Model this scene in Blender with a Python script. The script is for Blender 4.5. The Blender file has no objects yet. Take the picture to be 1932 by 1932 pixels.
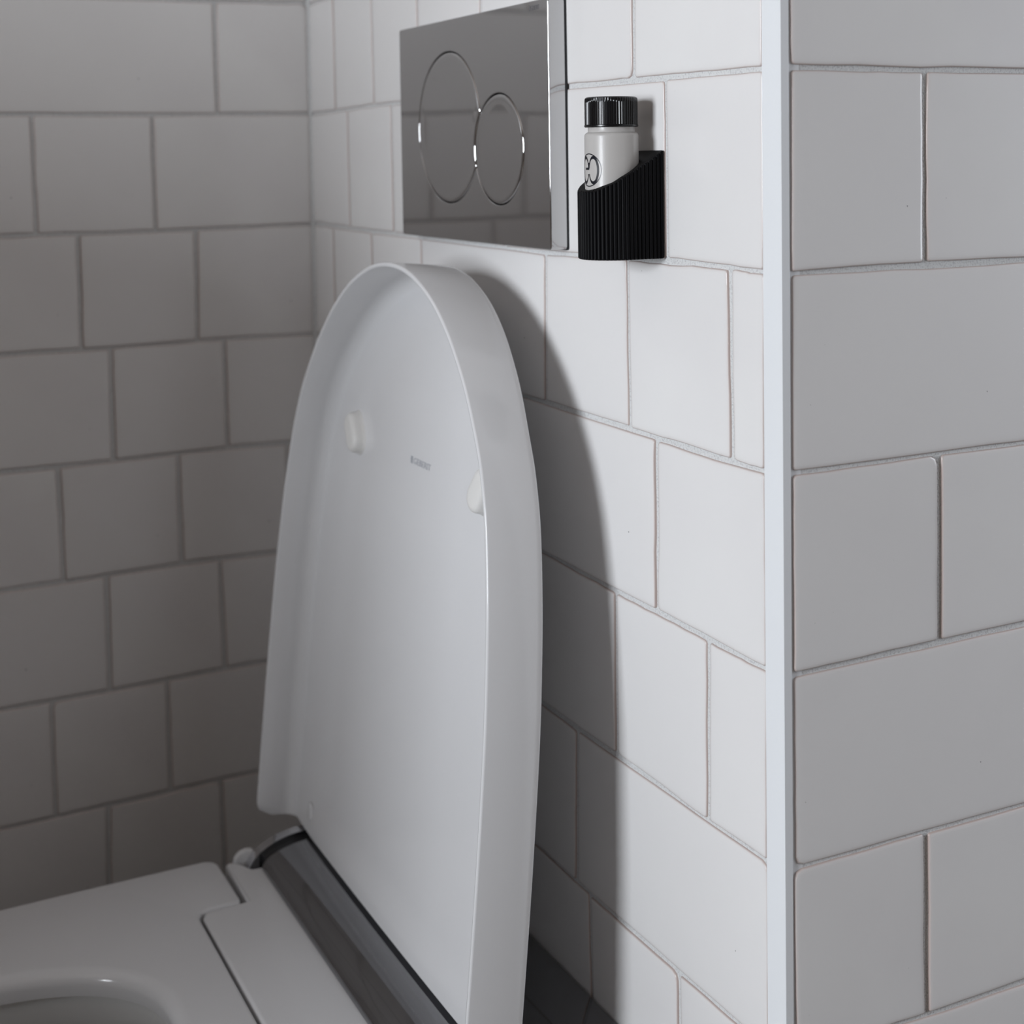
import bpy, bmesh, math, random
from mathutils import Vector, Matrix
random.seed(7)
sc = bpy.context.scene
COL = sc.collection

# ------------------------------------------------------------------ camera
# metres; inner corner of the niche at x=0, y=0; wall with the flush plate is y=0; floor z=0
F, CX, CY = 2749.8, 999.0, 439.6
YAW, PIT, ROL = -1.09751, -0.05275, -0.01484
CAM = Vector((1.29658, -0.4382, 0.95832))
fw = Vector((math.sin(YAW)*math.cos(PIT), math.cos(YAW)*math.cos(PIT), math.sin(PIT)))
r0 = Vector((math.cos(YAW), -math.sin(YAW), 0)); u0 = r0.cross(fw)
rt = r0*math.cos(ROL) + u0*math.sin(ROL); up = -r0*math.sin(ROL) + u0*math.cos(ROL)
cd = bpy.data.cameras.new('camera'); cam = bpy.data.objects.new('camera', cd); COL.objects.link(cam)
cam.matrix_world = Matrix(((rt.x, up.x, -fw.x, CAM.x), (rt.y, up.y, -fw.y, CAM.y), (rt.z, up.z, -fw.z, CAM.z), (0, 0, 0, 1)))
cd.sensor_width = 36; cd.sensor_fit = 'HORIZONTAL'
cd.lens = F*36/1932
cd.shift_x = (966-CX)/1932; cd.shift_y = (CY-966)/1932
cd.clip_start = 0.01
cd.dof.use_dof = True; cd.dof.focus_distance = 0.80; cd.dof.aperture_fstop = 9.0
sc.camera = cam

# ------------------------------------------------------------------ world, daylight, exposure
w = bpy.data.worlds.new('world'); sc.world = w; w.use_nodes = True
w.node_tree.nodes['Background'].inputs[0].default_value = (0.62, 0.76, 1.0, 1)
w.node_tree.nodes['Background'].inputs[1].default_value = 0.6
sc.view_settings.view_transform = 'Standard'; sc.view_settings.look = 'None'
sc.view_settings.gamma = 1; sc.view_settings.use_curve_mapping = False
sc.view_settings.exposure = -0.22
# room: x 0..3.3, y -2.5..1.3, z 0..2.35; the window opening is in the wall facing the flush plate
RX, RY0, RY1, RZ = 3.3, -2.5, 1.3, 2.35
WIN = (0.88, 1.62, 0.75, 1.62)      # x0,x1,z0,z1
ld = bpy.data.lights.new('daylight', 'AREA'); ld.shape = 'RECTANGLE'
ld.size = WIN[1]-WIN[0]; ld.size_y = WIN[3]-WIN[2]
ld.energy = 84; ld.color = (0.90, 0.945, 1.0)
lo = bpy.data.objects.new('daylight', ld); COL.objects.link(lo)
lo.location = ((WIN[0]+WIN[1])/2, RY0-0.10, (WIN[2]+WIN[3])/2)
lo.rotation_euler = (math.radians(90), 0, 0)   # shines towards +y
# added fill light with an invented window, brightening only the corner's outer side
FILL_WIN = (0.95, 1.60, 0.60, 1.60)     # x0,x1,z0,z1
l2 = bpy.data.lights.new('added_fill_side', 'AREA'); l2.shape = 'RECTANGLE'
l2.size = FILL_WIN[1]-FILL_WIN[0]; l2.size_y = FILL_WIN[3]-FILL_WIN[2]; l2.energy = 17; l2.color = (0.86, 0.92, 1.0)
l2o = bpy.data.objects.new('added_fill_side', l2); COL.objects.link(l2o)
l2o.location = ((FILL_WIN[0]+FILL_WIN[1])/2, RY1+0.10, (FILL_WIN[2]+FILL_WIN[3])/2); l2o.rotation_euler = (math.radians(-90), 0, 0)
W = 0.71446

# ------------------------------------------------------------------ materials
def mat(name, col, rough=0.4, metal=0.0, coat=0.0, spec=0.5):
    m = bpy.data.materials.new(name); m.use_nodes = True
    b = m.node_tree.nodes['Principled BSDF']
    b.inputs['Base Color'].default_value = (*col, 1); b.inputs['Roughness'].default_value = rough
    b.inputs['Metallic'].default_value = metal; b.inputs['Coat Weight'].default_value = coat
    b.inputs['Coat Roughness'].default_value = 0.06
    b.inputs['Specular IOR Level'].default_value = spec
    return m, m.node_tree, b
def noise_bump(nt, b, scale, dist, strength=1.0, detail=2.0, coord='Object'):
    tc = nt.nodes.new('ShaderNodeTexCoord'); n = nt.nodes.new('ShaderNodeTexNoise')
    n.inputs['Scale'].default_value = scale; n.inputs['Detail'].default_value = detail
    nt.links.new(tc.outputs[coord], n.inputs['Vector'])
    bp = nt.nodes.new('ShaderNodeBump'); bp.inputs['Distance'].default_value = dist; bp.inputs['Strength'].default_value = strength
    nt.links.new(n.outputs[0], bp.inputs['Height']); nt.links.new(bp.outputs[0], b.inputs['Normal'])
    return n
def mix_col(nt, fac, a, c):
    mx = nt.nodes.new('ShaderNodeMix'); mx.data_type = 'RGBA'
    if hasattr(fac, 'links'): nt.links.new(fac, mx.inputs[0])
    else: mx.inputs[0].default_value = fac
    for i, v in ((6, a), (7, c)):
        if isinstance(v, tuple): mx.inputs[i].default_value = (*v, 1)
        else: nt.links.new(v, mx.inputs[i])
    return mx.outputs[2]

# handmade glazed tile: white glaze, thin pinkish-brown body showing along the edges (vertex attribute 'edge')
M_tile, nt, b = mat('white_glazed_tile', (0.8, 0.79, 0.785), 0.22, spec=0.45)
at = nt.nodes.new('ShaderNodeAttribute'); at.attribute_name = 'edge'
oi = nt.nodes.new('ShaderNodeObjectInfo')
tc = nt.nodes.new('ShaderNodeTexCoord')
nz = nt.nodes.new('ShaderNodeTexNoise'); nz.inputs['Scale'].default_value = 9; nz.inputs['Detail'].default_value = 3
nt.links.new(tc.outputs['Object'], nz.inputs['Vector'])
rp = nt.nodes.new('ShaderNodeValToRGB'); rp.color_ramp.elements[0].position = 0.3; rp.color_ramp.elements[1].position = 0.7
nt.links.new(nz.outputs[0], rp.inputs[0])
base = mix_col(nt, rp.outputs[0], (0.77, 0.755, 0.755), (0.82, 0.815, 0.805))
base = mix_col(nt, oi.outputs['Random'], base, (0.79, 0.78, 0.775))
sp = nt.nodes.new('ShaderNodeTexNoise'); sp.inputs['Scale'].default_value = 330; sp.inputs['Detail'].default_value = 1
nt.links.new(tc.outputs['Object'], sp.inputs['Vector'])
r2 = nt.nodes.new('ShaderNodeValToRGB'); r2.color_ramp.elements[0].position = 0.165; r2.color_ramp.elements[0].color = (0.25, 0.25, 0.25, 1); r2.color_ramp.elements[1].position = 0.185
nt.links.new(sp.outputs[0], r2.inputs[0])
mu = nt.nodes.new('ShaderNodeMix'); mu.data_type = 'RGBA'; mu.blend_type = 'MULTIPLY'; mu.inputs[0].default_value = 1
nt.links.new(base, mu.inputs[6]); nt.links.new(r2.outputs[0], mu.inputs[7])
er = nt.nodes.new('ShaderNodeValToRGB'); er.color_ramp.interpolation = 'EASE'
er.color_ramp.elements[0].position = 0.0; er.color_ramp.elements[0].color = (0, 0, 0, 1)
er.color_ramp.elements[1].position = 1.0; er.color_ramp.elements[1].color = (1, 1, 1, 1)
nt.links.new(at.outputs['Fac'], er.inputs[0])
fin = mix_col(nt, er.outputs[0], mu.outputs[2], (0.52, 0.43, 0.40))
nt.links.new(fin, b.inputs['Base Color'])
n2 = nt.nodes.new('ShaderNodeTexNoise'); n2.inputs['Scale'].default_value = 14; n2.inputs['Detail'].default_value = 1
nt.links.new(tc.outputs['Object'], n2.inputs['Vector'])
bp = nt.nodes.new('ShaderNodeBump'); bp.inputs['Distance'].default_value = 0.0012; bp.inputs['Strength'].default_value = 0.6
nt.links.new(n2.outputs[0], bp.inputs['Height']); nt.links.new(bp.outputs[0], b.inputs['Normal'])

M_grout, nt, b = mat('grey_grout', (0.56, 0.56, 0.56), 0.9, spec=0.2)
n = noise_bump(nt, b, 900, 0.0006, 1.0, 3)
r3 = nt.nodes.new('ShaderNodeValToRGB'); r3.color_ramp.elements[0].position = .33; r3.color_ramp.elements[0].color = (0.52, 0.52, 0.53, 1)
r3.color_ramp.elements[1].position = .5; r3.color_ramp.elements[1].color = (0.68, 0.69, 0.69, 1)
nt.links.new(n.outputs[0], r3.inputs[0]); nt.links.new(r3.outputs[0], b.inputs['Base Color'])

M_trim, nt, b = mat('white_coated_metal_trim', (0.80, 0.82, 0.84), 0.42)
M_plaster, nt, b = mat('matt_plaster', (0.30, 0.255, 0.225), 0.9); noise_bump(nt, b, 60, 0.0008, 0.4)
M_lid, nt, b = mat('white_glossy_plastic', (0.68, 0.68, 0.69), 0.13, spec=0.5); noise_bump(nt, b, 400, 0.00002, 0.3)
M_ceramic, nt, b = mat('white_toilet_ceramic', (0.74, 0.735, 0.72), 0.10, coat=0.5); noise_bump(nt, b, 30, 0.0001, 0.3)
M_rubber, nt, b = mat('pale_rubber', (0.72, 0.71, 0.69), 0.45)
M_chrome, nt, b = mat('polished_chrome', (0.56, 0.56, 0.565), 0.045, metal=1.0)
n = noise_bump(nt, b, 25, 0.0002, 0.15)
M_chromeb, nt, b = mat('bright_chrome', (0.72, 0.73, 0.76), 0.06, metal=1.0); noise_bump(nt, b, 30, 0.0002, 0.2)
M_darkchrome, nt, b = mat('dark_polished_metal', (0.34, 0.345, 0.36), 0.07, metal=1.0); noise_bump(nt, b, 25, 0.0002, 0.15)
M_print, nt, b = mat('grey_print', (0.34, 0.35, 0.38), 0.5)
M_etch, nt, b = mat('etched_mark', (0.20, 0.20, 0.21), 0.5, metal=0.6)
M_black, nt, b = mat('black_ribbed_plastic', (0.003, 0.003, 0.0038), 0.5, spec=0.10); noise_bump(nt, b, 2500, 0.00002, 0.5)
M_cap, nt, b = mat('black_glossy_cap', (0.003, 0.003, 0.004), 0.25, coat=0.0, spec=0.4); noise_bump(nt, b, 500, 0.00003, 0.3)
M_bottle, nt, b = mat('grey_white_bottle_glass', (0.48, 0.465, 0.45), 0.36, coat=0.08, spec=0.45); noise_bump(nt, b, 60, 0.00005, 0.3)
M_ink, nt, b = mat('black_ink', (0.005, 0.006, 0.012), 0.3)
M_gap, nt, b = mat('black_gap_shade', (0.012, 0.012, 0.014), 0.5)  # flat black that paints the shade in narrow gaps and recesses
# wooden floor and ceiling boards (plain boards, seen only as a reflection)
def wood(name, c1, c2):
    m, nt, b = mat(name, c1, 0.55)
    tc = nt.nodes.new('ShaderNodeTexCoord'); mp = nt.nodes.new('ShaderNodeMapping'); mp.inputs['Scale'].default_value = (1.2, 9, 9)
    nt.links.new(tc.outputs['Object'], mp.inputs['Vector'])
    wv = nt.nodes.new('ShaderNodeTexNoise'); wv.inputs['Scale'].default_value = 3; wv.inputs['Detail'].default_value = 6; wv.inputs['Distortion'].default_value = 1.2
    nt.links.new(mp.outputs[0], wv.inputs['Vector'])
    r = nt.nodes.new('ShaderNodeValToRGB'); r.color_ramp.elements[0].position = .38; r.color_ramp.elements[1].position = .62
    r.color_ramp.elements[0].color = (*c1, 1); r.color_ramp.elements[1].color = (*c2, 1)
    nt.links.new(wv.outputs[0], r.inputs[0]); nt.links.new(r.outputs[0], b.inputs['Base Color'])
    return m
M_floor = wood('oiled_wood_floor', (0.06, 0.045, 0.034), (0.13, 0.10, 0.075))
M_ceil, nt, b = mat('painted_ceiling', (0.42, 0.37, 0.33), 0.9); noise_bump(nt, b, 40, 0.0006, 0.4)

# ------------------------------------------------------------------ helpers
def obj(name, me, m, parent=None, smooth=True, kind=None, label=None):
    if isinstance(me, bmesh.types.BMesh):
        bm = me; me = bpy.data.meshes.new(name)
        bmesh.ops.recalc_face_normals(bm, faces=bm.faces[:]); bm.to_mesh(me); bm.free()
    if m is not None:
        me.materials.clear(); me.materials.append(m)
    for p in me.polygons: p.use_smooth = smooth
    o = bpy.data.objects.new(name, me); COL.objects.link(o)
    if parent: o.parent = parent
    if kind: o['kind'] = kind
    if label: o['label'] = label
    return o
def empty(name, loc, label, cat):
    o = bpy.data.objects.new(name, None); COL.objects.link(o); o.location = loc; o['label'] = label; o['category'] = cat
    o.empty_display_size = 0.05
    return o
def local(o, parent):
    """parent keeping world coordinates (parents are only translated)"""
    o.parent = parent; o.location = o.location - parent.location
    return o
def box(bm, x0, x1, y0, y1, z0, z1, bev=0.0):
    r = bmesh.ops.create_cube(bm, size=1.0); vs = r['verts']
    for v in vs:
        v.co = Vector((x0 + (v.co.x+.5)*(x1-x0), y0 + (v.co.y+.5)*(y1-y0), z0 + (v.co.z+.5)*(z1-z0)))
    if bev:
        es = list({e for v in vs for e in v.link_edges})
        bmesh.ops.bevel(bm, geom=es, offset=bev, segments=3, affect='EDGES', profile=0.5)
def lathe(bm, prof, n=64, cx=0, cy=0, rib=None):
    rings = []
    for (r, z) in prof:
        if r <= 1e-6: rings.append([bm.verts.new((cx, cy, z))]); continue
        ring = []
        for i in range(n):
            a = 2*math.pi*i/n; rr = rib(r, z, i, n) if rib else r
            ring.append(bm.verts.new((cx+rr*math.cos(a), cy+rr*math.sin(a), z)))
        rings.append(ring)
    for A, B in zip(rings, rings[1:]):
        for i in range(n):
            j = (i+1) % n
            if len(A) == 1 and len(B) == 1: continue
            if len(A) == 1: bm.faces.new((A[0], B[i], B[j]))
            elif len(B) == 1: bm.faces.new((A[i], A[j], B[0]))
            else: bm.faces.new((A[i], A[j], B[j], B[i]))
def sharp_by_angle(o, deg=35):
    me = o.data
    try: me.set_sharp_from_angle(angle=math.radians(deg))
    except Exception: pass
def text_mesh(txt, size, depth):
    cu = bpy.data.curves.new('lettering', 'FONT'); cu.body = txt; cu.size = size; cu.extrude = depth; cu.align_x = 'LEFT'
    o = bpy.data.objects.new('lettering', cu); COL.objects.link(o)
    dg = bpy.context.evaluated_depsgraph_get(); me = bpy.data.meshes.new_from_object(o.evaluated_get(dg))
    bpy.data.objects.remove(o); return me
def curve_mesh(splines, extrude, bevel, res=3):
    """2D filled curve (outer and inner outlines) extruded, with rounded edges -> mesh, in its local xy plane"""
    cu = bpy.data.curves.new('outline', 'CURVE'); cu.dimensions = '2D'; cu.fill_mode = 'BOTH'
    cu.extrude = extrude; cu.bevel_depth = bevel; cu.bevel_resolution = res; cu.offset = -bevel
    for pts in splines:
        s = cu.splines.new('POLY'); s.points.add(len(pts)-1); s.use_cyclic_u = True
        for p, q in zip(s.points, pts): p.co = (q[0], q[1], 0, 1)
    o = bpy.data.objects.new('outline', cu); COL.objects.link(o)
    dg = bpy.context.evaluated_depsgraph_get(); me = bpy.data.meshes.new_from_object(o.evaluated_get(dg))
    bpy.data.objects.remove(o); return me

# ------------------------------------------------------------------ tiled walls
H = 0.1015
def interp(pts, s):
    if s <= pts[0][0]: return pts[0][1]
    for (a, za), (c, zc) in zip(pts, pts[1:]):
        if s <= c: return za + (zc-za)*(s-a)/(c-a)
    return pts[-1][1]
def tile_mesh(c, rnd, chip=None, wob=0.00028):
    """c: four corners (u,v) bl, br, tr, tl in metres; mesh in local u, depth (0 = face), v"""
    rad = rnd.uniform(0.0009, 0.0018)
    (blx, bly), (brx, bry), (trx, try_), (tlx, tly) = c
    pts = []
    corners = [Vector((*q, 0)).to_2d() for q in c]
    N = 9
    for k in range(4):
        A = corners[k]; B = corners[(k+1) % 4]; P = corners[k-1]
        d = (B-A).normalized(); L = (B-A).length; e = (P-A).normalized()
        nrm = Vector((-d.y, d.x))
        # rounded corner at A
        ch = rad
        if chip is not None and chip == k: ch = 0.0045
        ctr = A + (d+e)*ch
        for t in (0.0, 0.5, 1.0):
            ang = t*math.pi/2
            pts.append(ctr - d*ch*math.cos(ang) - e*ch*math.sin(ang))
        rough = rnd.random() < 0.3
        wv = 0.0
        for i in range(1, N):
            t = i/N; wv = 0.55*wv + rnd.uniform(-wob, wob)*(1.8 if rough else 1.0)
            env = math.sin(math.pi*t)**0.3
            pts.append(A + d*(L*t) + nrm*(wv*env))
    cen = sum(corners, Vector((0, 0)))/4
    n = len(pts)
    W_ = (corners[1]-corners[0]).length; Hh = (corners[3]-corners[0]).length
    def ring(inset, dep):
        out = []
        for q in pts:
            dx = q.x-cen.x; dy = q.y-cen.y
            out.append(bm.verts.new((cen.x + dx*(1-2*inset/W_), dep, cen.y + dy*(1-2*inset/Hh))))
        return out
    bm = bmesh.new(); lay = bm.verts.layers.float.new('edge')
    spec = [(0.0, 0.0045, 0.9), (0.0, 0.0008, 1.0), (0.00035, 0.00030, 0.62), (0.0009, 0.00008, 0.26), (0.0024, 0.0, 0.10), (0.006, -0.00008, 0.0)]
    rings = []
    for ins, dep, e in spec:
        R = ring(ins, dep)
        for v in R: v[lay] = e
        rings.append(R)
    for A, B in zip(rings, rings[1:]):
        for i in range(n):
            j = (i+1) % n; bm.faces.new((A[i], A[j], B[j], B[i]))
    bm.faces.new(rings[-1])
    return bm
def build_wall(name, lines, rows, place, urange, kmin, kmax, seed, gh=0.0012, gv=0.0017):
    """lines[k] -> [(u,z)], rows[k] -> list of vertical joints (u at top, u at bottom) ; place(u,d,z) -> world"""
    rnd = random.Random(seed)
    u0, u1 = urange
    bm = bmesh.new()      # the grout bed: a recessed slab
    for d0, d1 in ((0.0013, 0.012),):
        cs = [place(u, d, z) for u in (u0, u1) for d in (d0, d1) for z in (max(1-H*kmax, 0), 1-H*kmin)]
        vs = [bm.verts.new(q) for q in cs]
        for f in ((0, 1, 3, 2), (4, 6, 7, 5), (0, 4, 5, 1), (2, 3, 7, 6), (0, 2, 6, 4), (1, 5, 7, 3)):
            bm.faces.new([vs[i] for i in f])
    wall = obj(name, bm, M_grout, smooth=False, kind='structure')
    g = gh
    lz = {}
    for k in range(kmin, kmax+1):
        lz[k] = lines.get(k) or [(u0, 1-H*k + rnd.uniform(-.0006, .0006)), (u1, 1-H*k + rnd.uniform(-.0006, .0006))]
    for k in range(kmin, kmax):
        js = rows(k, rnd)
        js = [(u0-g*0.6, u0-g*0.6)] + js + [(u1+g*0.6, u1+g*0.6)]
        for (a, a2), (c, c2) in zip(js, js[1:]):
            if c-a < 0.012: continue
            gt = [(gh if q < 2 else gv)*rnd.uniform(.7, 1.3) for q in range(6)]
            zt = lambda u: interp(lz[k], u) - gt[0]
            zb = lambda u: interp(lz[k+1], u) + gt[1]
            corners = [(a2+gt[2], zb(a2)), (c2-gt[3], zb(c2)), (c-gt[4], zt(c)), (a+gt[5], zt(a))]
            if zb(a2) < 0: corners[0] = (corners[0][0], .001); corners[1] = (corners[1][0], .001)
            if corners[2][1]-corners[1][1] < 0.01: continue
            chip = rnd.choice([0, 1, 2, 3]) if rnd.random() < 0.10 else None
            tb = tile_mesh(corners, rnd, chip)
            off = rnd.uniform(-0.00025, 0.00025)
            cu = (a+c)/2; cz = 1-H*(k+.5); tu = rnd.uniform(-.004, .004); tv = rnd.uniform(-.004, .004)
            org = Vector(place(cu, 0, cz))
            for v in tb.verts:
                u, d, z = v.co
                v.co = Vector(place(u, d + off + (u-cu)*tu + (z-cz)*tv, z)) - org
            o = obj('tile', tb, M_tile, wall); o.location = org
    return wall
def regular(jlist, lo, hi, direction, rnd, step=H):
    """continue a row of joints away from the last known one with single and double tiles"""
    out = list(jlist)
    pos = out[-1][0] if direction > 0 else out[0][0]
    while True:
        pos += direction*(step if rnd.random() < .62 else 2*step) + rnd.uniform(-.0015, .0015)
        if direction > 0:
            if pos > hi-0.02: break
            out.append((pos, pos))
        else:
            if pos < lo+0.02: break
            out.insert(0, (pos, pos))
    return out
# joint heights and upright joints as measured on each wall (metres)
L_lines = {-1: [(-0.0816, 1.1007), (-0.0053, 1.1022)], 0: [(-0.266, 1.0), (-0.1449, 0.9993), (-0.0078, 1.0005)], 1: [(-0.2692, 0.8977), (-0.1478, 0.897), (-0.0102, 0.8984)],
 2: [(-0.2793, 0.7968), (-0.2118, 0.7963), (-0.1123, 0.797), (-0.0029, 0.7957)], 3: [(-0.2824, 0.6978), (-0.2326, 0.6960), (-0.0883, 0.6974), (-0.0309, 0.6958)],
 4: [(-0.2858, 0.5939), (-0.2335, 0.5952), (-0.1297, 0.5968), (-0.0436, 0.5945)], 5: [(-0.2891, 0.4924), (-0.1968, 0.4920), (-0.0961, 0.4940), (-0.0562, 0.4942)],
 6: [(-0.2898, 0.3889), (-0.2026, 0.3893), (-0.1444, 0.3913), (-0.0759, 0.392)]}
L_j = {-1: [(-.0876, -.0872)], 0: [(-.2475, -.2467), (-.1460, -.1455)], 1: [(-.2121, -.2119), (-.1098, -.1118)], 2: [(-.0868, -.0858)], 3: [(-.2350, -.2326), (-.1310, -.1302), (-.030, -.029)],
 4: [(-.1968, -.1969), (-.0959, -.0936)], 5: [(-.2466, -.2460), (-.1466, -.1459), (-.045, -.045)], 6: [(-.2013, -.2029), (-.0998, -.0985)], 7: [(-.0505, -.0505)]}
B_lines = {0: [(0.0012, 0.9999), (0.0497, 1.0001), (0.1627, 1.0020), (0.2139, 1.0021), (0.5743, 1.0008), (0.6327, 1.0), (0.6978, 0.9999)], 1: [(0.0285, 0.8985), (0.1567, 0.8966), (0.1866, 0.8974), (0.463, 0.8955), (0.6108, 0.8992), (0.6676, 0.8988), (0.6979, 0.898)],
 2: [(0.003, 0.7957), (0.4593, 0.7975), (0.5654, 0.7972), (0.5944, 0.7963), (0.6691, 0.7971), (0.6975, 0.7968)], 3: [(0.003, .6958), (0.4566, 0.6974), (0.5338, 0.6953), (0.5942, 0.6963), (0.6464, 0.6947), (0.6977, 0.6946)],
 4: [(.003, .5945), (0.4535, 0.5945), (0.4966, 0.5924), (0.547, 0.5946), (0.6085, 0.5942), (0.6454, 0.5927), (0.698, 0.5933)], 5: [(.003, .494), (0.4407, 0.4917), (0.5104, 0.4911), (0.5435, 0.4938), (0.6135, 0.4918), (0.6714, 0.4933)]}
B_j = {-1: [(.0665, .068), (.1595, .162), (.257, .257), (.370, .370), (.472, .472), (.5747, .5743)], 0: [(.0975, .0995), (.1985, .2005), (.302, .302), (.404, .404), (.6082, .6080)],
 1: [(.055, .0565), (.1505, .1515), (.2565, .2575), (.4625, .4602), (.5654, .5658), (.6687, .6696)], 2: [(.0975, .0975), (.1985, .1985), (.391, .391), (.5949, .5942)], 3: [(.056, .056), (.24, .24), (.3435, .3435), (.4455, .4455), (.5468, .5465), (.6459, .6444)],
 4: [(.0985, .0985), (.19, .19), (.2925, .2925), (.394, .394), (.4965, .4936)], 5: [(.0505, .0505), (.1535, .1535), (.255, .255), (.4085, .4085), (.5103, .5125), (.6129, .6145)], 6: [(.1, .1), (.202, .202), (.354, .354), (.456, .456), (.558, .558)]}
R_lines = {0: [(0.007, 1.0), (0.0965, 1.0001), (0.1603, 1.0003)], 1: [(0.0057, 0.8982), (0.0914, 0.8988), (0.1602, 0.8969)], 2: [(0.006, 0.7977), (0.102, 0.7977), (0.1617, 0.7963)], 3: [(0.0047, 0.6955), (0.1035, 0.6963), (0.1621, 0.6959)],
 4: [(0.0054, 0.5954), (0.0927, 0.5948), (0.1627, 0.5931)], 5: [(.005, .496), (0.0938, 0.4938), (0.1636, 0.4911)]}
R_j = {-1: [(.194, .194)], 0: [(.0924, .0924)], 1: [(.2035, .2035)], 2: [(.1021, .1026)], 3: [(.195, .195)], 4: [(.0927, .0933)], 5: [(.184, .184)]}
def rows_left(k, rnd):
    js = L_j.get(k) or [(-.052*(1+(k % 2)), -.052*(1+(k % 2)))]
    return regular(js, -1.15, 0, -1, rnd)
def rows_back(k, rnd):
    js = B_j.get(k) or regular([(.052*(1+(k % 2)), .052*(1+(k % 2)))], 0, .69, 1, rnd)
    return js
def rows_right(k, rnd):
    js = R_j.get(k) or [(.05*(1+(k % 2)), .05*(1+(k % 2)))]
    return regular(js, 0, .95, 1, rnd)
build_wall('wall_left', L_lines, rows_left, lambda u, d, z: (-d, u, z), (-1.15, -0.0006), -4, 10, 11, 0.0015, 0.0017)
build_wall('wall_back', B_lines, rows_back, lambda u, d, z: (u, d, z), (0.001, 0.6990), -4, 10, 12)
build_wall('wall_right', R_lines, rows_right, lambda u, d, z: (W-d, u, z), (0.0052, 0.95), -4, 10, 13)
# painted masonry that carries the tiles and goes on to the ceiling and out of view
bm = bmesh.new(); box(bm, -0.15, -0.0119, RY0-.15, 0.012, 0, RZ); box(bm, -0.012, 0.0, RY0, -1.1505, 0, RZ); box(bm, -.012, 0, -1.15, 0, 1+4*H, RZ)
obj('wall_left_upper', bm, M_plaster, smooth=False, kind='structure')
bm = bmesh.new(); box(bm, -0.15, W-.0125, 0.0119, RY1, 0, RZ); box(bm, 0, W-.0125, 0.0, 0.012, 1+4*H, RZ); box(bm, W-.0125, W, 0.0, .95, 1+4*H, RZ); box(bm, W-.0125, W, .9505, RY1, 0, RZ)
obj('wall_back_core', bm, M_plaster, smooth=False, kind='structure')
# corner trim: square-edged white metal profile along the outer corner
bm = bmesh.new()
box(bm, 0.6989, W+0.0001, -0.0005, 0.0045, 0.0, 1+4*H, 0.0003)
box(bm, 0.7022, W-0.0012, 0.0044, 0.0115, 0.0, 1+4*H)
o = obj('trim_1', bm, M_trim, smooth=False, kind='structure')
# inner corner silicone joint
bm = bmesh.new(); vs = []
for z in (0, 1+4*H):
    vs.append([bm.verts.new(q) for q in ((-0.0005, -0.0022, z), (0.0006, -0.0006, z), (0.0022, 0.0005, z), (0.0, 0.0022, z), (-.0022, 0.0, z))])
for i in range(5): bm.faces.new((vs[0][i], vs[0][(i+1) % 5], vs[1][(i+1) % 5], vs[1][i]))
bm.faces.new(vs[0]); bm.faces.new(vs[1])
obj('trim_2', bm, M_grout, smooth=False, kind='structure')
# rest of the room (behind the camera)
bm = bmesh.new(); box(bm, -.15, RX+.15, RY0-.15, RY1+.15, -.1, 0); obj('floor', bm, M_floor, smooth=False, kind='structure')
bm = bmesh.new(); box(bm, -.15, RX+.15, RY0-.15, RY1+.15, RZ, RZ+.1); obj('ceiling', bm, M_ceil, smooth=False, kind='structure')
bm = bmesh.new(); box(bm, RX, RX+.15, RY0-.15, RY1+.15, 0, RZ); obj('wall_far_right', bm, M_plaster, smooth=False, kind='structure')
bm = bmesh.new(); a0, a1, b0, b1 = FILL_WIN
box(bm, -.15, a0, RY1, RY1+.15, 0, RZ); box(bm, a1, RX, RY1, RY1+.15, 0, RZ); box(bm, a0, a1, RY1, RY1+.15, 0, b0); box(bm, a0, a1, RY1, RY1+.15, b1, RZ); obj('wall_far_back', bm, M_plaster, smooth=False, kind='structure')
bm = bmesh.new(); x0, x1, z0, z1 = WIN
box(bm, 0, x0, RY0-.15, RY0, 0, RZ); box(bm, x1, RX, RY0-.15, RY0, 0, RZ); box(bm, x0, x1, RY0-.15, RY0, 0, z0); box(bm, x0, x1, RY0-.15, RY0, z1, RZ)
obj('wall_front', bm, M_plaster, smooth=False, kind='structure')
bm = bmesh.new()
for a in ((x0, x0+.03, z0, z1), (x1-.03, x1, z0, z1), (x0, x1, z0, z0+.03), (x0, x1, z1-.03, z1)):
    box(bm, a[0], a[1], RY0-.06, RY0-.02, a[2], a[3], 0.003)
obj('window_1', bm, M_trim, smooth=False, kind='structure')

bm = bmesh.new()
for a in ((a0, a0+.03, b0, b1), (a1-.03, a1, b0, b1), (a0, a1, b0, b0+.03), (a0, a1, b1-.03, b1)):
    box(bm, a[0], a[1], RY1+.02, RY1+.06, a[2], a[3], 0.003)
obj('added_window', bm, M_trim, smooth=False, kind='structure')  # frame for the added fill light, an invented opening
# added light blocker, out of view: shades the left wall, lid and seat
bm = bmesh.new(); box(bm, 0.0005, 0.64, -1.18, -1.08, 0, 1.14, 0.004); box(bm, 0.62, 0.80, -1.18, -1.08, 0, .74, 0.004)
obj('light_blocker_low', bm, M_plaster, smooth=False, kind='structure')

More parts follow.
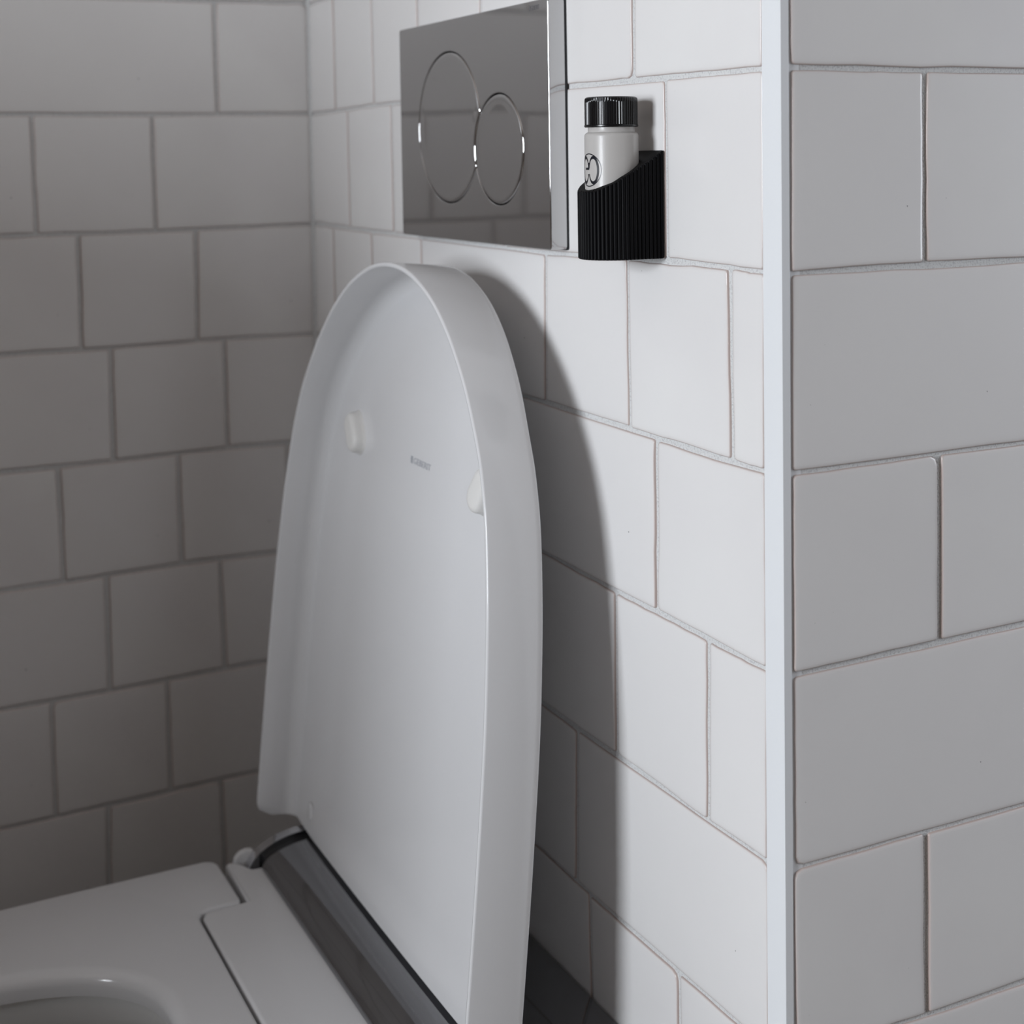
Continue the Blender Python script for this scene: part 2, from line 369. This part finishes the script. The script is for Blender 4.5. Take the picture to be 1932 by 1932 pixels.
# ------------------------------------------------------------------ flush plate
PX0, PX1, PZ0, PZ1, PD = 0.2520, 0.4955, 0.8995, 1.0560, 0.013
fp = empty('flush_plate', ((PX0+PX1)/2, 0, PZ0), 'chrome dual flush plate with two round buttons on the tiled wall above the toilet lid', 'flush plate')
def rrect(x0, x1, z0, z1, r, n=6):
    out = []
    for cx, cz, a0 in ((x1-r, z1-r, 0), (x0+r, z1-r, 90), (x0+r, z0+r, 180), (x1-r, z0+r, 270)):
        for i in range(n+1):
            a = math.radians(a0+90*i/n); out.append((cx+r*math.cos(a), cz+r*math.sin(a)))
    return out
C1 = (0.3420, 0.9795, 0.0535); C2 = (0.4232, 0.9632, 0.0368)
def circ_cross(c1, c2):
    d = math.hypot(c2[0]-c1[0], c2[1]-c1[1]); a = (c1[2]**2-c2[2]**2+d*d)/(2*d); h = math.sqrt(c1[2]**2-a*a)
    ux, uz = (c2[0]-c1[0])/d, (c2[1]-c1[1])/d; mx, mz = c1[0]+a*ux, c1[1]+a*uz
    return (mx-uz*h, mz+ux*h), (mx+uz*h, mz-ux*h)
def arc(c, p, q, ccw=True, n=48, r=None):
    a = math.atan2(p[1]-c[1], p[0]-c[0]); bb = math.atan2(q[1]-c[1], q[0]-c[0])
    if ccw and bb < a: bb += 2*math.pi
    if not ccw and bb > a: bb -= 2*math.pi
    r = r or c[2]
    return [(c[0]+r*math.cos(a+(bb-a)*i/n), c[1]+r*math.sin(a+(bb-a)*i/n)) for i in range(n+1)]
def union_outline(g):   # g>0 grows both circles
    a, bb = (C1[0], C1[1], C1[2]+g), (C2[0], C2[1], C2[2]+g)
    t, btm = circ_cross(a, bb)
    return arc(a, t, btm, True, 72) + arc(bb, btm, t, True, 60)[1:-1]
def upright(me, y):      # local xy plane -> world xz plane with its face towards -y
    me.transform(Matrix(((1, 0, 0, 0), (0, 0, -1, 0), (0, 1, 0, 0), (0, 0, 0, 1)))); me.transform(Matrix.Translation((0, y, 0)))
    return me
me = upright(curve_mesh([rrect(PX0, PX1, PZ0, PZ1, 0.0022), union_outline(0.0006)], (PD-.0010)/2-.0007, 0.0007, 4), -.0010-(PD-.0010)/2)
o = local(obj('cover_frame', me, M_chrome), fp); sharp_by_angle(o, 40)
me = upright(curve_mesh([rrect(PX0-.0004, PX1+.0006, PZ0-.0006, PZ1+.0004, 0.002)], 0.0005, 0.0), -.0005)
local(obj('shadow_gap', me, M_gap, label='thin black sheet painting the shadow line between plate and tiles'), fp)  # shadow line around the plate, painted as a black sheet
bm = bmesh.new(); box(bm, PX0+.004, PX1-.004, -0.0050, -0.0010, PZ0+.004, PZ1-.004); local(obj('backing', bm, M_gap, label='black block painting the shaded recess behind the buttons'), fp)  # shade in the slits around the buttons, put in as black colour
# buttons: small one is a full circle, large one is cut by it; faces slightly domed at the rim
def button(outline, name, label):
    cx = sum(q[0] for q in outline)/len(outline); cz = sum(q[1] for q in outline)/len(outline)
    bm = bmesh.new(); rings = []
    for ins, y in ((0, -0.006), (0.0, -0.0116), (0.0004, -.0126), (0.0012, -0.01315), (0.0026, -.01325), (0.0045, -.0131), (.009, -.0130)):
        R = []
        n = len(outline)
        for i, (x, z) in enumerate(outline):
            ax, az = outline[i-1]; bx, bz = outline[(i+1) % n]
            tx, tz = bx-ax, bz-az; l = math.hypot(tx, tz) or 1
            R.append(bm.verts.new((x - tz/l*ins, y, z + tx/l*ins)))
        rings.append(R)
    for A, B in zip(rings, rings[1:]):
        for i in range(len(A)): bm.faces.new((A[i], A[(i+1) % len(A)], B[(i+1) % len(A)], B[i]))
    bm.faces.new(rings[-1]); bm.faces.new(rings[0][::-1])
    o = obj(name, bm, M_chrome, label=label); sharp_by_angle(o, 60)
    return local(o, fp)
circ = lambda c, n=96: [(c[0]+c[2]*math.cos(2*math.pi*i/n), c[1]+c[2]*math.sin(2*math.pi*i/n)) for i in range(n)]
button(circ(C2), 'flush_button', 'smaller round button')
t, btm = circ_cross(C1, (C2[0], C2[1], C2[2]+.0007))
big = arc(C1, t, btm, True, 90) + arc((C2[0], C2[1], C2[2]+.0007), btm, t, False, 24)[1:-1]
button(big, 'flush_button', 'larger button cut by the smaller one')
bm = bmesh.new(); box(bm, 0, .0013, -.0032/2+.0016, .0032/2+.0016, -.0001, .0001); lm = bpy.data.meshes.new('m'); bm.to_mesh(lm); bm.free()
tm = text_mesh('GEBERIT', 0.0040, 0.00008); tm.transform(Matrix.Translation((.0019, .0002, 0))@Matrix.Diagonal((.78, 1, 1, 1)))
bm = bmesh.new(); bm.from_mesh(lm); bm.from_mesh(tm); lg = bpy.data.meshes.new('logo'); bm.to_mesh(lg); bm.free()
plate_logo = upright(lg.copy(), -PD-0.00004); plate_logo.transform(Matrix.Translation((0.4705, 0, 1.0500)))
local(obj('logo', plate_logo, M_etch, smooth=False, label='small square and GEBERIT in etched capitals'), fp)

# ------------------------------------------------------------------ toilet
TX = 0.374
toilet = empty('toilet', (TX, 0, 0), 'white wall-hung toilet with its curved lid raised against the tiled wall', 'toilet')
TILT = 0.0997
dn = Vector((0, -0.0995, -0.99504)); dd = Vector((0, 0.99504, -0.0995)); L0 = Vector((TX, -0.0733, 0.8876))
def lid_pt(u, s, d): return L0 + Vector((u, 0, 0)) + dn*s + dd*d
HWK = [(0, 0), (.00045, .012), (.0021, .026), (.0065, .045), (.0179, .0740), (.0343, .1005), (.0541, .1235), (.0697, .1380), (.0885, .1520), (.1055, .1630), (.1260, .1722), (.1430, .1780), (.186, .1872), (.222, .1922), (.258, .1958), (.33, .1988), (.41, .1998), (.4655, .1998)]
SL = 0.4570
def smooth_pts(P, n):
    # Catmull-Rom resample, centripetal-ish by arc length
    out = []; Q = [(-P[1][1], P[1][0])] 
    pts = [Vector((P[1][0]*1.0, -P[1][1]))] + [Vector(q) for q in P] + [Vector((2*P[-1][0]-P[-2][0], 2*P[-1][1]-P[-2][1]))]
    seg = [(pts[i+1]-pts[i]).length for i in range(1, len(pts)-2)]
    tot = sum(seg)
    for i in range(1, len(pts)-2):
        m = max(2, round(n*seg[i-1]/tot))
        p0, p1, p2, p3 = pts[i-1:i+3]
        t0 = 0; t1 = t0+max((p1-p0).length, 1e-6)**.5; t2 = t1+(p2-p1).length**.5; t3 = t2+max((p3-p2).length, 1e-6)**.5
        for j in range(m):
            t = t1+(t2-t1)*j/m
            A1 = p0*((t1-t)/(t1-t0))+p1*((t-t0)/(t1-t0)); A2 = p1*((t2-t)/(t2-t1))+p2*((t-t1)/(t2-t1)); A3 = p2*((t3-t)/(t3-t2))+p3*((t-t2)/(t3-t2))
            B1 = A1*((t2-t)/(t2-t0))+A2*((t-t0)/(t2-t0)); B2 = A2*((t3-t)/(t3-t1))+A3*((t-t1)/(t3-t1))
            C_ = B1*((t2-t)/(t2-t1))+B2*((t-t1)/(t2-t1)); out.append(C_)
    out.append(pts[-2]); return out
half = smooth_pts([(s, h) for s, h in HWK if s < SL] + [(SL, .1998)], 110)     # (s, halfwidth)
outline = [Vector((-q.y, q.x)) for q in reversed(half)] + [Vector((q.y, q.x)) for q in half[1:]]   # (u,s) from bottom-left over the top to bottom-right
def lid_mesh():
    bm = bmesh.new(); M = len(outline); mid = M//2
    nrm = []
    for i in range(M):
        a = outline[max(i-1, 0)]; c = outline[min(i+1, M-1)]; t = (c-a).normalized()
        nrm.append(Vector((-t.y, t.x)))
    if nrm[mid].y < 0: nrm = [-q for q in nrm]
    def depth(s): return 0.0365 + 0.0085*max(0, 1-s/.10)**1.3
    def prof(s):
        D = depth(s); r = .012
        d0 = 0.0 if s < SL-r else r-math.sqrt(max(0, r*r-(s-(SL-r))**2))
        d0 = min(d0, .012)
        return [(.0034, .5), (.0034, d0+.0010), (.0028, d0+.0002), (.0020, d0), (.0010, d0), (.0003, d0+.0004), (0, d0+.0012), (-.0002, D-.0050), (0, D-.0022), (.0006, D-.0009), (.0018, D-.0002), (.0045, D)]
    rows = []
    for i in range(M):
        u, s = outline[i]; n_ = nrm[i]; D = depth(s)
        P = prof(s)
        rr = .011; fil = [(.0034, D-.0055-rr)] + [(.0034+rr*(1-math.cos(a)), D-.0055-rr*(1-math.sin(a))) for a in (math.radians(x) for x in (15, 30, 45, 60, 75, 90))]
        P = fil[::-1] + P[1:]
        row = []
        for ins, d in P:
            q = Vector((u, s)) + n_*ins
            row.append(bm.verts.new(lid_pt(q.x, min(q.y, SL), d)))
        rows.append(row)
    K = len(rows[0])
    for A, B in zip(rows, rows[1:]):
        for k in range(K-1): bm.faces.new((A[k], A[k+1], B[k+1], B[k]))
    # inner and outer plates: strips between mirrored points
    G = 10
    for col, inner in ((0, True), (K-1, False)):
        prev = None
        for i in range(mid+1):
            a = rows[i][col]; c = rows[M-1-i][col]
            if a is c: strip = [a]
            else:
                strip = [a]
                for g in range(1, G):
                    t = g/G; co = a.co.lerp(c.co, t)
                    s_here = outline[i].y
                    if inner:
                        e = max(0, (s_here-(SL-.034))/.034)          # panel curls forward along its lower edge
                        co = co - dd*(0.0030*e*e*(3-2*e))*math.sin(math.pi*t)**.35
                    strip.append(bm.verts.new(co))
                strip.append(c)
            if prev is not None:
                if len(strip) == len(prev):
                    for g in range(G): bm.faces.new((prev[g], prev[g+1], strip[g+1], strip[g]))
                elif len(strip) == 1:
                    for g in range(G): bm.faces.new((prev[g], prev[g+1], strip[0]))
            prev = strip
    # close the lower edge
    bm.verts.ensure_lookup_table(); bm.edges.ensure_lookup_table()
    bmesh.ops.remove_doubles(bm, verts=bm.verts[:], dist=1e-6)
    be = [e for e in bm.edges if e.is_boundary]
    r = bmesh.ops.holes_fill(bm, edges=be, sides=0)
    return bm
lid = obj('lid', lid_mesh(), M_lid); sharp_by_angle(lid, 50); local(lid, toilet)
lid['label'] = 'raised glossy white lid, its hollow inside facing the room'
def stadium_blob(cu, cs, half_len, rad, height, ang, base_d):
    """soft rounded pad standing on the inside of the lid"""
    bm = bmesh.new(); n = 40; rings = []
    for f, hh in ((1.22, 0), (1.10, .12), (1.03, .30), (.98, .62), (.90, .82), (.76, .94), (.55, .99), (.3, 1.0)):
        R = []
        for i in range(n):
            a = 2*math.pi*i/n; x = rad*f*math.cos(a); y = rad*f*math.sin(a) + (half_len if math.sin(a) >= 0 else -half_len)
            R.append(bm.verts.new(lid_pt(cu + x*math.cos(ang)-y*math.sin(ang), cs + x*math.sin(ang)+y*math.cos(ang), base_d - height*hh)))
        rings.append(R)
    for A, B in zip(rings, rings[1:]):
        for i in range(n): bm.faces.new((A[i], A[(i+1) % n], B[(i+1) % n], B[i]))
    bm.faces.new(rings[-1]); bm.faces.new(rings[0][::-1])
    return bm
IN_D = 0.0365-.0055
for sx in (-1, 1):
    o = obj('bumper', stadium_blob(sx*.1125, .134, .0060, .0100, .0095, sx*.62, IN_D+.0006), M_rubber, label='small pale rubber bumper')
    o.parent = lid
    o = obj('hinge_plug', stadium_blob(sx*.155, .440, .002, .0045, .0012, 0, IN_D-.0010), M_lid); o.parent = lid
lgm = lg.copy()
sx_ = 0.0352/ max(v.co.x for v in lgm.vertices); lgm.transform(Matrix.Scale(1.45, 4)@Matrix.Diagonal((.92, 1.02, 1, 1)))
wd = max(v.co.x for v in lgm.vertices); lgm.transform(Matrix.Diagonal((.0345/wd, 1.05, 1, 1)))
bx, by = Vector((1, 0, 0)), -dn; bz = -dd
org = lid_pt(-.0095, .1385, IN_D-.0001)
lgm.transform(Matrix(((bx.x, by.x, bz.x, org.x), (bx.y, by.y, bz.y, org.y), (bx.z, by.z, bz.z, org.z), (0, 0, 0, 1))))
o = obj('logo', lgm, M_print, smooth=False, label='grey printed square and GEBERIT'); o.parent = lid

# seat ring: D-shaped plate with rounded edges and an oval opening, back corners rounded
ST = 0.4105                  # seat top height
ZS = ST
def seat_outline():
    # (x,y) counter-clockwise starting at back-right; front towards -y
    hw = .190; pts = []
    def cr(cx, cy, r, a0, a1, n=8):
        return [(cx+r*math.cos(math.radians(a0+(a1-a0)*i/n)), cy+r*math.sin(math.radians(a0+(a1-a0)*i/n))) for i in range(n+1)]
    yb = -.1545
    left = cr(-hw+.012, yb-.012, .012, 90, 180)
    side = [(-hw, -.20), (-hw, -.24), (-hw+.0002, -.28), (-hw+.0008, -.32), (-.1865, -.36), (-.180, -.40), (-.168, -.44), (-.150, -.48), (-.125, -.515), (-.092, -.543), (-.05, -.561), (0, -.567)]
    L = left + side
    R_ = [(-x, y) for x, y in reversed(L[:-1])]
    # back edge with the recess that takes the rear cover (left to right reversed at the end)
    back = [(.119, yb), (.1148, yb-.002), (.1148, -.1785), (.1128, -.1855), (.1065, -.1882), (-.1065, -.1882), (-.1128, -.1855), (-.1148, -.1785), (-.1148, yb-.002), (-.119, yb)]
    return L + R_ + back
def superell(cx, cy, a, bfront, bback, e, n=96):
    out = []
    for i in range(n):
        t = 2*math.pi*i/n; c, s = math.cos(t), math.sin(t)
        out.append((cx+a*math.copysign(abs(c)**(2/e), c), cy+(bback if s > 0 else bfront)*math.copysign(abs(s)**(2/e), s)))
    return out
def shift(pts): return [(x+TX, y) for x, y in pts]
def ring_solid(outer, inner, zt, zb, r_out, r_in, nseg=5):
    """flat solid with hole: rounded upper edges outside (r_out) and inside (r_in)"""
    bm = bmesh.new()
    def offs(pts, d):
        n = len(pts); A = sum(pts[i][0]*pts[(i+1) % n][1]-pts[(i+1) % n][0]*pts[i][1] for i in range(n)); sg = 1 if A > 0 else -1
        out = []
        for i in range(n):
            p = Vector(pts[i]); a = (p-Vector(pts[i-1])); c = (Vector(pts[(i+1) % n])-p)
            a = a.normalized() if a.length > 1e-9 else c.normalized(); c = c.normalized() if c.length > 1e-9 else a
            na = Vector((-a.y, a.x)); nc = Vector((-c.y, c.x)); m = (na+nc); m = m.normalized() if m.length > 1e-6 else na
            k = 1/max(.5, m.dot(na)); q = p + m*(d*sg*k); out.append((q.x, q.y))
        return out
    def loop(pts, z): return [bm.verts.new((x, y, z)) for x, y in pts]
    O = [loop(outer, zb)]; 
    for i in range(nseg+1):
        a = math.pi/2*i/nseg; O.append(loop(offs(outer, r_out*(1-math.cos(a))), zt-r_out*(1-math.sin(a))))
    for A, B in zip(O, O[1:]):
        for i in range(len(A)): bm.faces.new((A[i], A[(i+1) % len(A)], B[(i+1) % len(A)], B[i]))
    I = None
    if inner:
        I = [loop(offs(inner, -r_in*.15), zb)]
        for i in range(nseg+1):
            a = math.pi/2*i/nseg; I.append(loop(offs(inner, -r_in*(1-math.cos(a))), zt-r_in*.9*(1-math.sin(a))))
        for A, B in zip(I, I[1:]):
            for i in range(len(A)): bm.faces.new((A[i], B[i], B[(i+1) % len(A)], A[(i+1) % len(A)]))
    for k in (0, -1):
        es = [bm.edges.get((O[k][i], O[k][(i+1) % len(O[k])])) for i in range(len(O[k]))]
        if I: es += [bm.edges.get((I[k][i], I[k][(i+1) % len(I[k])])) for i in range(len(I[k]))]
        bmesh.ops.triangle_fill(bm, use_beauty=True, use_dissolve=False, edges=es)
    return bm
seat_in = superell(0, -.368, .0905, .150, .1335, 2.35)
o = obj('seat', ring_solid(shift(seat_outline()), shift(seat_in), ZS, ZS-.017, .0032, .010), M_lid); sharp_by_angle(o, 40); local(o, toilet)
o['label'] = 'flat white seat ring lying on the bowl'
# rear cover strip of the seat assembly (in the recess), with the little upturned lugs at its rear corners
rear = [(.1135, -.153), (.1135, -.1775), (.111, -.1835), (.105, -.1862), (-.105, -.1862), (-.111, -.1835), (-.1135, -.1775), (-.1135, -.153)]
rear2 = [(-.1770, -.1505), (-.1790, -.1465), (-.1790, -.1270), (.1790, -.1270), (.1790, -.1465), (.1770, -.1505)]
pl = rear[::-1]
outl = [(-.1135, -.1505), (-.1760, -.1500), (-.1790, -.1470), (-.1740, -.1400), (-.1600, -.1330), (-.1560, -.1000), (.1560, -.1000), (.1600, -.1330), (.1740, -.1400), (.1790, -.1470), (.1760, -.1500), (.1135, -.1505), (.1135, -.1775), (.111, -.1835), (.105, -.1862), (-.105, -.1862), (-.111, -.1835), (-.1135, -.1775)]
o = obj('rear_cover', ring_solid(shift(outl), None, ZS-.0002, ZS-.017, .0030, 0), M_lid); sharp_by_angle(o, 40); local(o, toilet)
o['label'] = 'white cover strip behind the seat'
for sx in (-1, 1):
    bm = bmesh.new()
    prof = [(y_+.0075, z_-.0028) for y_, z_ in [(-.1490, ZS-.016), (-.1500, ZS-.003), (-.1485, ZS+.0030), (-.1450, ZS+.0062), (-.1400, ZS+.0078), (-.1340, ZS+.0070), (-.1310, ZS+.003), (-.1310, ZS-.016)]]
    xs = (TX+sx*.1805, TX+sx*.1865)
    A = [bm.verts.new((xs[0], y, z)) for y, z in prof]; B = [bm.verts.new((xs[1], y, z)) for y, z in prof]
    bm.faces.new(A); bm.faces.new(B[::-1])
    for i in range(len(prof)): bm.faces.new((A[i], A[(i+1) % len(prof)], B[(i+1) % len(prof)], B[i]))
    bmesh.ops.bevel(bm, geom=bm.edges[:], offset=.0018, segments=3, affect='EDGES', profile=.5)
    local(obj('lug', bm, M_lid), toilet)
# chrome hinge housing: quarter-round front running back to the wall
HT = 0.4262
def extr(prof, x0, x1, bm=None):
    bm = bm or bmesh.new()
    A = [bm.verts.new((x0, y, z)) for y, z in prof]; B = [bm.verts.new((x1, y, z)) for y, z in prof]
    bm.faces.new(A); bm.faces.new(B[::-1])
    n = len(prof)
    for i in range(n): bm.faces.new((A[i], A[(i+1) % n], B[(i+1) % n], B[i]))
    return bm
def hprof(grow, back=-.0697, zb=.36):
    P = [(back, zb), (-.1275-grow, zb), (-.1275-grow, ZS+.0002)]
    for i in range(1, 15):
        a = math.pi/2*i/14; P.append((-.0860-(.0415+grow)*math.cos(a), ZS + (HT+grow-ZS)*math.sin(a)))
    P.append((back, HT+grow)); return P
bm = extr(hprof(0), TX-.154, TX+.154); o = obj('hinge_housing', bm, M_darkchrome); sharp_by_angle(o, 25); local(o, toilet); o['label'] = 'mirror-polished grey metal hinge housing behind the seat'
bm = extr(hprof(-.006, -.0697), TX-.178, TX+.178); o = obj('housing_core', bm, M_gap); sharp_by_angle(o, 25); local(o, toilet); o['label'] = 'black block painting the dark gap at the housing ends'  # black colour stands in for shade inside the end gaps
bm = bmesh.new(); box(bm, TX-.1795, TX+.1795, -.0695, -.0012, .36, HT, .0012); o = obj('housing_top', bm, M_darkchrome); local(o, toilet)
for sx in (-1, 1):
    P = [(-.070, .36), (-.1338, .36), (-.1338, .400)]
    for i in range(1, 17):
        aa = math.pi/2*i/16; P.append((-.0860-.0478*math.cos(aa), .400+.0258*math.sin(aa)))
    P.append((-.070, .4258))
    a, bb = sorted((TX+sx*.1700, TX+sx*.1800)); bm = extr(P, a, bb)
    bmesh.ops.bevel(bm, geom=[e for e in bm.edges if abs(e.verts[0].co.x-e.verts[1].co.x) < 1e-6], offset=.0012, segments=2, affect='EDGES', profile=.5)
    o = obj('end_cap', bm, M_chromeb, label='bright chrome end cap of the hinge'); sharp_by_angle(o, 30); local(o, toilet)
# ceramic bowl: hollow, wall-hung
def bowl():
    bm = bmesh.new(); n = 96
    def ov(hw, yf, yb, e, z):
        cy = (yb+yf)/2+.03; out = superell(TX, cy, hw, cy-yf, yb-cy, e, n); return [bm.verts.new((x, y, z)) for x, y in out]
    spec = [(.05, -.30, -.02, 2.6, .085), (.118, -.40, -.004, 3.0, .095), (.135, -.44, -.004, 3.2, .16), (.160, -.49, -.004, 3.2, .25), (.178, -.535, -.004, 3.2, .33), (.182, -.552, -.004, 3.3, .375), (.182, -.553, -.004, 3.3, .388), (.178, -.549, -.008, 3.3, .3925),
            (.112, -.525, -.215, 2.4, .3925), (.104, -.518, -.222, 2.35, .389), (.101, -.515, -.225, 2.3, .378), (.112, -.520, -.215, 2.3, .360), (.112, -.515, -.215, 2.3, .32), (.095, -.47, -.225, 2.2, .27), (.070, -.42, -.235, 2.1, .225), (.045, -.36, -.245, 2, .20), (.02, -.32, -.265, 2, .195)]
    R = [ov(*s) for s in spec]
    for A, B in zip(R, R[1:]):
        for i in range(n): bm.faces.new((A[i], A[(i+1) % n], B[(i+1) % n], B[i]))
    bm.faces.new(R[0]); bm.faces.new(R[-1])
    return bm
o = obj('bowl', bowl(), M_ceramic); sharp_by_angle(o, 60); local(o, toilet)

# ------------------------------------------------------------------ bottle and its ribbed holder
BX, BY = 0.5875, -0.0225
bottle = empty('bottle', (BX, BY, 0.9035), 'small pale grey bottle with black ribbed screw cap standing in the black wall holder', 'bottle')
bm = bmesh.new()
lathe(bm, [(0, .9035), (.0138, .9035), (.0150, .9045), (.0152, .906), (.0152, .9688), (.0150, .9698), (.0143, .9706), (.0134, .9710), (.0132, .9716), (.0132, .9740), (0, .9740)], 96, BX, BY)
o = obj('bottle_body', bm, M_bottle); sharp_by_angle(o, 40); local(o, bottle)
def capr(r, z, i, n):
    if .9752 < z < .9895: return r - (.00035 if (i % 4) in (2, 3) else 0.0)
    return r
bm = bmesh.new()
lathe(bm, [(0, .9738), (.0148, .9738), (.01515, .9742), (.01515, .9750), (.0149, .9753), *[(.0149, .9756+.0132*q/10) for q in range(11)], (.0147, .9900), (.0138, .9906), (.0125, .9907), (0, .9905)], 60*4, BX, BY, capr)
o = obj('cap', bm, M_cap); sharp_by_angle(o, 28); local(o, bottle)
# round monogram printed on the bottle: thin circle with two mirrored open loops and a crossbar
def stroke(bm, cl, wd, closed=False, lift=.00012):
    P0 = math.radians(-86.5); ZC = .9500; R = .0090; rb = .0152+lift
    pts = []
    n = len(cl)
    for i, (x, z) in enumerate(cl):
        a = cl[i-1] if (i > 0 or closed) else cl[0]; c = cl[(i+1) % n] if (i < n-1 or closed) else cl[-1]
        tx, tz = c[0]-a[0], c[1]-a[1]; l = math.hypot(tx, tz) or 1
        hw_ = wd[i]/2; pr = []
        for s in (-1, 1):
            X = x - s*tz/l*hw_; Z = z + s*tx/l*hw_
            ph = P0 + X*R/.0152; pr.append(bm.verts.new((BX+rb*math.cos(ph), BY+rb*math.sin(ph), ZC+Z*R)))
        pts.append(pr)
    m = n if closed else n-1
    for i in range(m):
        A, B = pts[i], pts[(i+1) % n]; bm.faces.new((A[0], A[1], B[1], B[0]))
bm = bmesh.new()
cl = [(math.cos(2*math.pi*i/96), math.sin(2*math.pi*i/96)) for i in range(96)]
stroke(bm, cl, [.06]*96, True)
for sx in (1, -1):
    cl, wd = [], []
    for i in range(81):
        t = math.radians(-200 + 400*i/80)/1.0
        t = math.pi*(-0.90 + 1.87*i/80)          # gap near the axis below the crossbar
        x = .40+.375*math.cos(t); z = .78*math.sin(t)
        if i == 80: z = 0.10
        w_ = .07 + .085*(0.5+0.5*math.cos(t))**2 + .10*abs(math.sin(t))**8
        cl.append((sx*x, z)); wd.append(w_)
    stroke(bm, cl, wd, lift=.00013)
stroke(bm, [(.03, .08), (-.40, .08)], [.14, .14], lift=.00014)
stroke(bm, [(0, .12), (0, .45)], [.06, .06], lift=.00014)
o = obj('monogram', bm, M_ink, label='black printed round monogram'); local(o, bottle)

holder = empty('bottle_holder', (BX, 0, .90), 'black ribbed bottle holder with slanted top fixed to the tiles right of the flush plate', 'holder')
ZT = [(0, .9606), (.004, .9580), (.009, .9548), (.021, .9486), (.026, .9460), (.030, .9433), (.0345, .9412), (.0395, .9381), (.043, .9380)]
def ztop(y): return interp(ZT, -y)
Ro = .0195
def upath(ro, n_side, n_arc, back=0.0):
    P = []
    for i in range(n_side): P.append((BX+ro, back+(BY-back)*i/n_side))
    for i in range(n_arc+1):
        a = -math.pi*i/n_arc; P.append((BX+ro*math.cos(a), BY+ro*math.sin(a)))
    for i in range(1, n_side+1): P.append((BX-ro, BY+(back-BY)*i/n_side))
    return P
NS, NA = 9*6, 25*6
outer_p = upath(Ro, NS, NA)
bm = bmesh.new(); n = len(outer_p)
def nrm_at(i):
    a = Vector(outer_p[max(i-1, 0)]); c = Vector(outer_p[min(i+1, n-1)]); t = (c-a).normalized(); return Vector((t.y, -t.x))
ribbed = []
for i, q in enumerate(outer_p):
    ph = (i % 6)
    dpt = (0.00075, .00022, 0.0, 0.0, 0.0, .00022)[ph]
    nn = nrm_at(i); c0 = Vector((BX, BY))
    if nn.dot(Vector(q)-c0) < 0: nn = -nn
    qq = Vector(q) - nn*dpt; ribbed.append((qq.x, qq.y))
def inner_of(q):
    v = Vector((q[0]-BX, q[1]-BY)); v = v.normalized()*.0157; return (BX+v.x, BY+v.y)
inner_p = [inner_of(q) for q in outer_p]
# back edge closing points
bk = [(BX-Ro+2*Ro*i/14, 0.0) for i in range(1, 14)]
allo = ribbed + bk; alli = inner_p + [inner_of(q) for q in bk]
allo = [(x, min(y, -0.0003)) for x, y in allo]
N_ = len(allo); ZB = .9000
cham = .0005
def shrink(q, d):
    v = Vector(q)-Vector((BX, BY)); return tuple(Vector((BX, BY)) + v*(1-d/v.length))
rings = [[bm.verts.new((BX, BY, ZB)) for _ in range(1)]]
r_b0 = [bm.verts.new((*shrink(q, .0008), ZB)) for q in allo]; r_b1 = [bm.verts.new((*q, ZB+.0006)) for q in allo]
r_t0 = [bm.verts.new((*q, ztop(q[1])-.0004)) for q in allo]; r_t1 = [bm.verts.new((*shrink(q, .0005), ztop(q[1]))) for q in allo]
r_i0 = [bm.verts.new((*q, ztop(q[1]))) for q in alli]; r_i1 = [bm.verts.new((*q, ZB+.0030)) for q in alli]
cb = bm.verts.new((BX, BY, ZB)); ci = bm.verts.new((BX, BY, ZB+.0030))
for A, B in ((r_b0, r_b1), (r_b1, r_t0), (r_t0, r_t1), (r_t1, r_i0), (r_i0, r_i1)):
    for i in range(N_):
        j = (i+1) % N_; bm.faces.new((A[i], A[j], B[j], B[i]))
for i in range(N_):
    j = (i+1) % N_; bm.faces.new((cb, r_b0[j], r_b0[i])); bm.faces.new((ci, r_i1[i], r_i1[j]))
bm.verts.remove(rings[0][0])
o = obj('holder_body', bm, M_black); sharp_by_angle(o, 30); local(o, holder)
# mounting plate between holder and tile
bm = bmesh.new(); box(bm, BX-.014, BX+.0175, -.0008, .0, ZB+.0015, .955); local(obj('mounting_plate', bm, M_black), holder)
